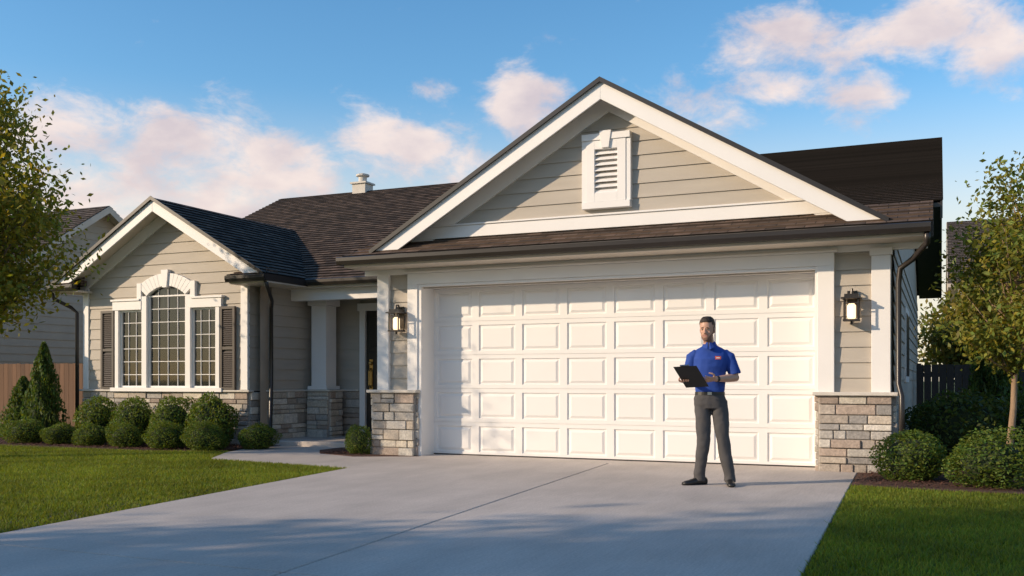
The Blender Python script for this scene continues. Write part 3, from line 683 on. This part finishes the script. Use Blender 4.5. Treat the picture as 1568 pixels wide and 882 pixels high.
def asg(c):
    q=HMi@c
    if q.z>-.03 and abs(q.x)<.09 and q.z<.2:
        if abs(q.x)<.022 and .043<q.z<.059 and q.y<-.085: return 2
        lim=.036+max(0,(abs(q.x)-.032))*1.3
        if q.y<.0 and q.z<min(lim,.10) and q.z>-.014-.2*(q.y+.06): return 1
        if q.y<-.08 and abs(q.x)<.028 and .061<q.z<.070: return 1
        if q.y<-.07 and .022<abs(q.x)<.032 and q.z<.066: return 1
        if abs(q.x)>.058 and -.025<q.y<.0 and q.z<.14: return 1
    return 0
union(hd,'body',[M_skin,M_beard,M_lip],.0042,2,asg)
hr=MB(); hr.loft([(0,.035,.07,.066,.078),(0,.024,.11,.077,.090),(0,.016,.150,.0785,.100),(0,.010,.185,.078,.104),(0,.006,.215,.070,.098),(0,.002,.240,.055,.080),(0,.0,.252,.034,.05)],36,0,2.2,HM)
ho=union(hr,'hair',[M_hair],.005,2,None,.008,.02)
bmh=bmesh.new(); bmh.from_mesh(ho.data); kill=[]
for f in bmh.faces:
    q=HMi@f.calc_center_median()
    if q.y<-.045 and q.z<.200+.005*math.cos(q.x*60): kill.append(f)
    elif q.y<-.012 and q.z<.165: kill.append(f)
    elif abs(q.x)>.058 and q.y<.045 and q.z<.13: kill.append(f)
bmesh.ops.delete(bmh,geom=kill,context='FACES'); bmh.to_mesh(ho.data)
ey=MB()
for s in (-1,1):
    ey.ball((s*.030,-.083,.119),(.0125,.009,.0055),0,8,HM); ey.ball((s*.030-.001,-.0905,.118),(.0055,.003,.0050),1,8,HM)
    ey.tube([HM@V3((s*.014,-.0955,.138)),HM@V3((s*.030,-.0955,.1425)),HM@V3((s*.048,-.085,.138))],[.003,.0036,.002],8,1)
    ey.tube([HM@V3((s*.018,-.090,.1235)),HM@V3((s*.030,-.0935,.1260)),HM@V3((s*.043,-.086,.1235))],[.0015,.002,.0015],6,1)
ey.build('eyes_and_brows',[M_eye,M_hair],man,smooth=True)
po=MB()
po.loft([(-.02,.01,.985,.150,.108),(-.02,.008,1.02,.158,.115),(-.02,.006,1.08,.160,.117),(-.02,.004,1.18,.164,.118),(-.018,.0,1.27,.176,.124),(-.016,.0,1.35,.186,.120),(-.014,.005,1.39,.186,.106),(-.015,.008,1.42,.180,.094),(-.016,.010,1.445,.155,.084),(-.018,.013,1.466,.122,.075),(-.022,.014,1.486,.088,.067),(-.025,.01,1.50,.070,.062)],40,0,2.2)
for (a,b,s) in ((shL,elL,1),(shR,elR,-1)):
    po.tube([a+V3((-s*.06,0,-.01)),a+V3((-s*.02,0,-.002)),a+V3((s*.014,0,-.03)),a.lerp(b,.5)+V3((s*.006,0,0)),a.lerp(b,.80)+V3((s*.008,0,0)),a.lerp(b,.86)+V3((s*.008,0,0))],[.045,.055,.063,.065,.067,.065],22)
po.tube([(-.022,.016,1.478),(-.028,.010,1.508),(-.031,.006,1.524)],[(.080,.074),(.072,.069),(.069,.066)],26)
def asp(c):
    if c.y<-.05:
        if .035<c.x<.095 and 1.345<c.z<1.378: return 2 if (.045<c.x<.085 and 1.356<c.z<1.366) else 1
    return 0
union(po,'polo_shirt',[M_polo,M_logo,M_logow],.0055,5,asp,.016,.11)
ck=MB(); ck.prism([(-.052,-.070,1.53),(-.012,-.070,1.53),(-.030,-.108,1.452)],(0,.02,0)); ck.build('collar_opening',[M_skin],man)
cl=MB()
cl.prism([(-.058,-.066,1.528),(-.040,-.072,1.53),(-.031,-.115,1.448),(-.052,-.118,1.455),(-.085,-.085,1.475)],(0,-.006,.0)); cl.prism([(-.006,-.066,1.528),(-.024,-.072,1.53),(-.029,-.115,1.448),(-.006,-.118,1.455),(.030,-.085,1.475)],(0,-.006,0)); cl.build('collar',[M_polo],man)
bt=MB(); bt.loft([(-.02,.01,.965,.160,.118),(-.02,.01,1.0,.157,.116)],36,0,2.3); bt.box(-.045,.0,-.114,-.104,.968,.998,1); bt.build('belt',[M_blk,pmat('buckle',(.4,.4,.4),.3,.05,metal=1)],man)
tr_=MB()
tr_.loft([(-.02,.01,.985,.152,.110),(-.02,.01,.93,.166,.120),(-.015,.012,.87,.172,.123),(-.012,.012,.82,.160,.112)],36,0,2.3)
for (h_,k_,a_,s) in ((hipL,knL,anL,1),(hipR,knR,anR,-1)):
    tr_.tube([h_+V3((-s*.005,.01,-.03)),h_.lerp(k_,.4),k_,k_.lerp(a_,.45),a_+V3((0,0,.02)),a_+V3((0,0,-.03)),a_+V3((0,0,-.05))],[.090,.086,.071,.066,.059,.062,.060],26)
union(tr_,'trousers',[M_trou],.0065,5,None,.018,.10)
def shoe(mb,a,ang):
    Mx=Matrix.Translation((a.x,a.y,0))@Matrix.Rotation(ang,4,'Z')
    Vs=[]
    secs=[(.085,.030,.075),(.06,.038,.09),(.0,.040,.10),(-.06,.042,.075),(-.12,.048,.058),(-.17,.044,.048),(-.205,.025,.035)]
    for (y,w,h) in secs:
        for k in range(14):
            an=2*math.pi*k/14; z=h/2+h/2*math.sin(an); x=w*math.cos(an)
            Vs.append(Mx@V3((x,y,max(.001,z if math.sin(an)>-.6 else 0))))
    F=[(i*14+k,i*14+(k+1)%14,(i+1)*14+(k+1)%14,(i+1)*14+k) for i in range(6) for k in range(14)]+[list(range(14))[::-1],[84+k for k in range(14)]]
    mb.faces(Vs,F)
so=MB(); shoe(so,anL,math.radians(6)); shoe(so,anR,math.radians(-58)); so.build('shoes',[M_blk],man,smooth=True)
wt=MB(); q=elL.lerp(wrL,.88); dv=(wrL-elL).normalized(); wt.tube([q-dv*.014,q+dv*.014],[.034,.033],16); wt.build('wrist_watch',[M_blk],man)
cb=MB(); up_=bn*.006
cb.prism([c0,c0+e1,c0+e1+e2,c0+e2],-up_*.6,0)
pp=[c0+e1*.06+e2*.1,c0+e1*.94+e2*.1,c0+e1*.94+e2*.96,c0+e1*.06+e2*.96]; cb.prism([p+up_*.2 for p in pp],up_*.3,1)
cb.prism([c0+e1*.3-e2*.03+up_*.6,c0+e1*.7-e2*.03+up_*.6,c0+e1*.7+e2*.07+up_*.6,c0+e1*.3+e2*.07+up_*.6],up_*2,2)
M_paper=pmat('paper',(.75,.75,.72),.8,.02); M_steel=pmat('steel_clip',(.5,.5,.5),.3,.05,metal=1)
co=cb.build('clipboard',[M_blk,M_paper,M_steel]); co.matrix_world=Matrix.Translation((-2.24,10.33,.018))@Matrix.Rotation(math.radians(12.2),4,'Z')

# ---------------------------------------------------------------- light & sky
sd=Vector((-.77,-.64,0)).normalized(); EL=math.radians(21)
tosun=Vector((sd.x*math.cos(EL),sd.y*math.cos(EL),math.sin(EL)))
sl_=bpy.data.lights.new('sun','SUN'); sl_.energy=4.7; sl_.angle=math.radians(.8); sl_.color=(1,.78,.55)
so_=bpy.data.objects.new('sun',sl_); so_.rotation_euler=(-tosun).to_track_quat('-Z','Y').to_euler(); link(so_)
W=bpy.data.worlds.new('World'); S.world=W; W.use_nodes=True; nt=W.node_tree; N=nt.nodes; L=nt.links
bg=N['Background']
sky=N.new('ShaderNodeTexSky'); sky.sky_type='NISHITA'; sky.sun_disc=False; sky.sun_elevation=EL; sky.sun_rotation=math.atan2(sd.x,sd.y)%(2*math.pi)
sky.air_density=1.0; sky.dust_density=.4; sky.ozone_density=1.4
tc=N.new('ShaderNodeTexCoord'); sep=N.new('ShaderNodeSeparateXYZ'); L.new(tc.outputs['Generated'],sep.inputs[0])
def math_(op,a,b=None,clamp=False):
    m=N.new('ShaderNodeMath'); m.operation=op; m.use_clamp=clamp
    for i,x in enumerate((a,b)):
        if x is None: continue
        if isinstance(x,(int,float)): m.inputs[i].default_value=x
        else: L.new(x,m.inputs[i])
    return m.outputs[0]
az=math_('MULTIPLY',math_('ARCTAN2',sep.outputs['X'],sep.outputs['Y']),57.2958)
el=math_('MULTIPLY',math_('ARCSINE',sep.outputs['Z']),57.2958)
blobs=[(-8.2,18.5,3.4,1.9,1),(-5.2,18.2,2.8,1.7,1),(-.8,18.6,3.2,2.3,1),(2.4,17.3,3.0,1.5,1),(-12,14.9,3.4,1.8,.85),(-8.8,16.3,3.2,1.5,.9),(-4.2,15.7,3.0,1.5,.8),(2,20.8,2.0,.7,.6),
 (-23.3,15.7,2.3,1.9,1.1),(-30.0,13.4,4.2,1.8,1.1),(-26.4,12.6,2.8,1.4,.9),(-28.7,16.5,1.5,.8,.6),(-42.5,12.7,4.8,2.0,1.05),(-38.0,12.0,4.2,1.9,1.05),(-48.5,12.9,4.7,1.8,1.0),(-46,10,9,2.2,.9),(12,18,4,2.5,.9),(-65,15,6,3,.9),(25,12,6,3,.8),(120,25,20,6,.9),(-150,25,14,5,.8)]
acc=None
for (a,e_,ra,re,w) in blobs:
    dx=math_('DIVIDE',math_('SUBTRACT',az,a),ra*1.25); dy=math_('DIVIDE',math_('SUBTRACT',el,e_),re*1.3)
    d2=math_('ADD',math_('MULTIPLY',dx,dx),math_('MULTIPLY',dy,dy)); g1=math_('MULTIPLY',math_('EXPONENT',math_('MULTIPLY',d2,-1.0)),w)
    acc=g1 if acc is None else math_('MAXIMUM',acc,g1)
mp=N.new('ShaderNodeMapping'); mp.inputs['Scale'].default_value=(1,1,1.8); L.new(tc.outputs['Generated'],mp.inputs[0])
nz=N.new('ShaderNodeTexNoise'); nz.inputs['Scale'].default_value=14; nz.inputs['Detail'].default_value=10; nz.inputs['Roughness'].default_value=.62; nz.inputs['Distortion'].default_value=.2; L.new(mp.outputs[0],nz.inputs['Vector'])
dens=math_('ADD',acc,math_('MULTIPLY',math_('SUBTRACT',nz.outputs['Fac'],.5),2.2))
cm=N.new('ShaderNodeMapRange'); cm.interpolation_type='SMOOTHSTEP'; cm.inputs['From Min'].default_value=.32; cm.inputs['From Max'].default_value=1.0; L.new(dens,cm.inputs['Value'])
n2=N.new('ShaderNodeTexNoise'); n2.inputs['Scale'].default_value=12; n2.inputs['Detail'].default_value=7; L.new(mp.outputs[0],n2.inputs['Vector'])
cf=N.new('ShaderNodeMapRange'); cf.inputs['From Min'].default_value=.36; cf.inputs['From Max'].default_value=.6; L.new(n2.outputs['Fac'],cf.inputs['Value'])
cr=N.new('ShaderNodeMix'); cr.data_type='RGBA'; L.new(cf.outputs[0],cr.inputs['Factor']); cr.inputs['A'].default_value=(.74,.62,.63,1); cr.inputs['B'].default_value=(1.02,.85,.77,1)
hz=N.new('ShaderNodeMapRange'); hz.interpolation_type='SMOOTHSTEP'; hz.inputs['From Min'].default_value=17; hz.inputs['From Max'].default_value=4; hz.inputs['To Min'].default_value=0; hz.inputs['To Max'].default_value=.85; L.new(el,hz.inputs['Value'])
hs=N.new('ShaderNodeHueSaturation'); hs.inputs['Saturation'].default_value=1.28; hs.inputs['Value'].default_value=1.0; L.new(sky.outputs[0],hs.inputs['Color'])
sk=N.new('ShaderNodeVectorMath'); sk.operation='MULTIPLY'; sk.inputs[1].default_value=(.18,.20,.20); L.new(hs.outputs[0],sk.inputs[0])
mixh=N.new('ShaderNodeMix'); mixh.data_type='RGBA'; L.new(hz.outputs[0],mixh.inputs['Factor']); L.new(sk.outputs[0],mixh.inputs['A']); mixh.inputs['B'].default_value=(.95,.82,.66,1)
mixc=N.new('ShaderNodeMix'); mixc.data_type='RGBA'; L.new(math_('MULTIPLY',cm.outputs[0],.88),mixc.inputs['Factor']); L.new(mixh.outputs['Result'],mixc.inputs['A']); L.new(cr.outputs['Result'],mixc.inputs['B'])
L.new(mixc.outputs['Result'],bg.inputs['Color']); bg.inputs['Strength'].default_value=1.0

# ---------------------------------------------------------------- camera
cd=bpy.data.cameras.new('camera'); cd.sensor_width=36; cd.lens=33.96; cd.shift_y=140/1568; cd.clip_end=2000; cd.clip_start=.05
cam=bpy.data.objects.new('camera',cd); cam.location=(0,0,1.15); cam.rotation_euler=(math.radians(90),0,math.radians(23.92)); link(cam); S.camera=cam
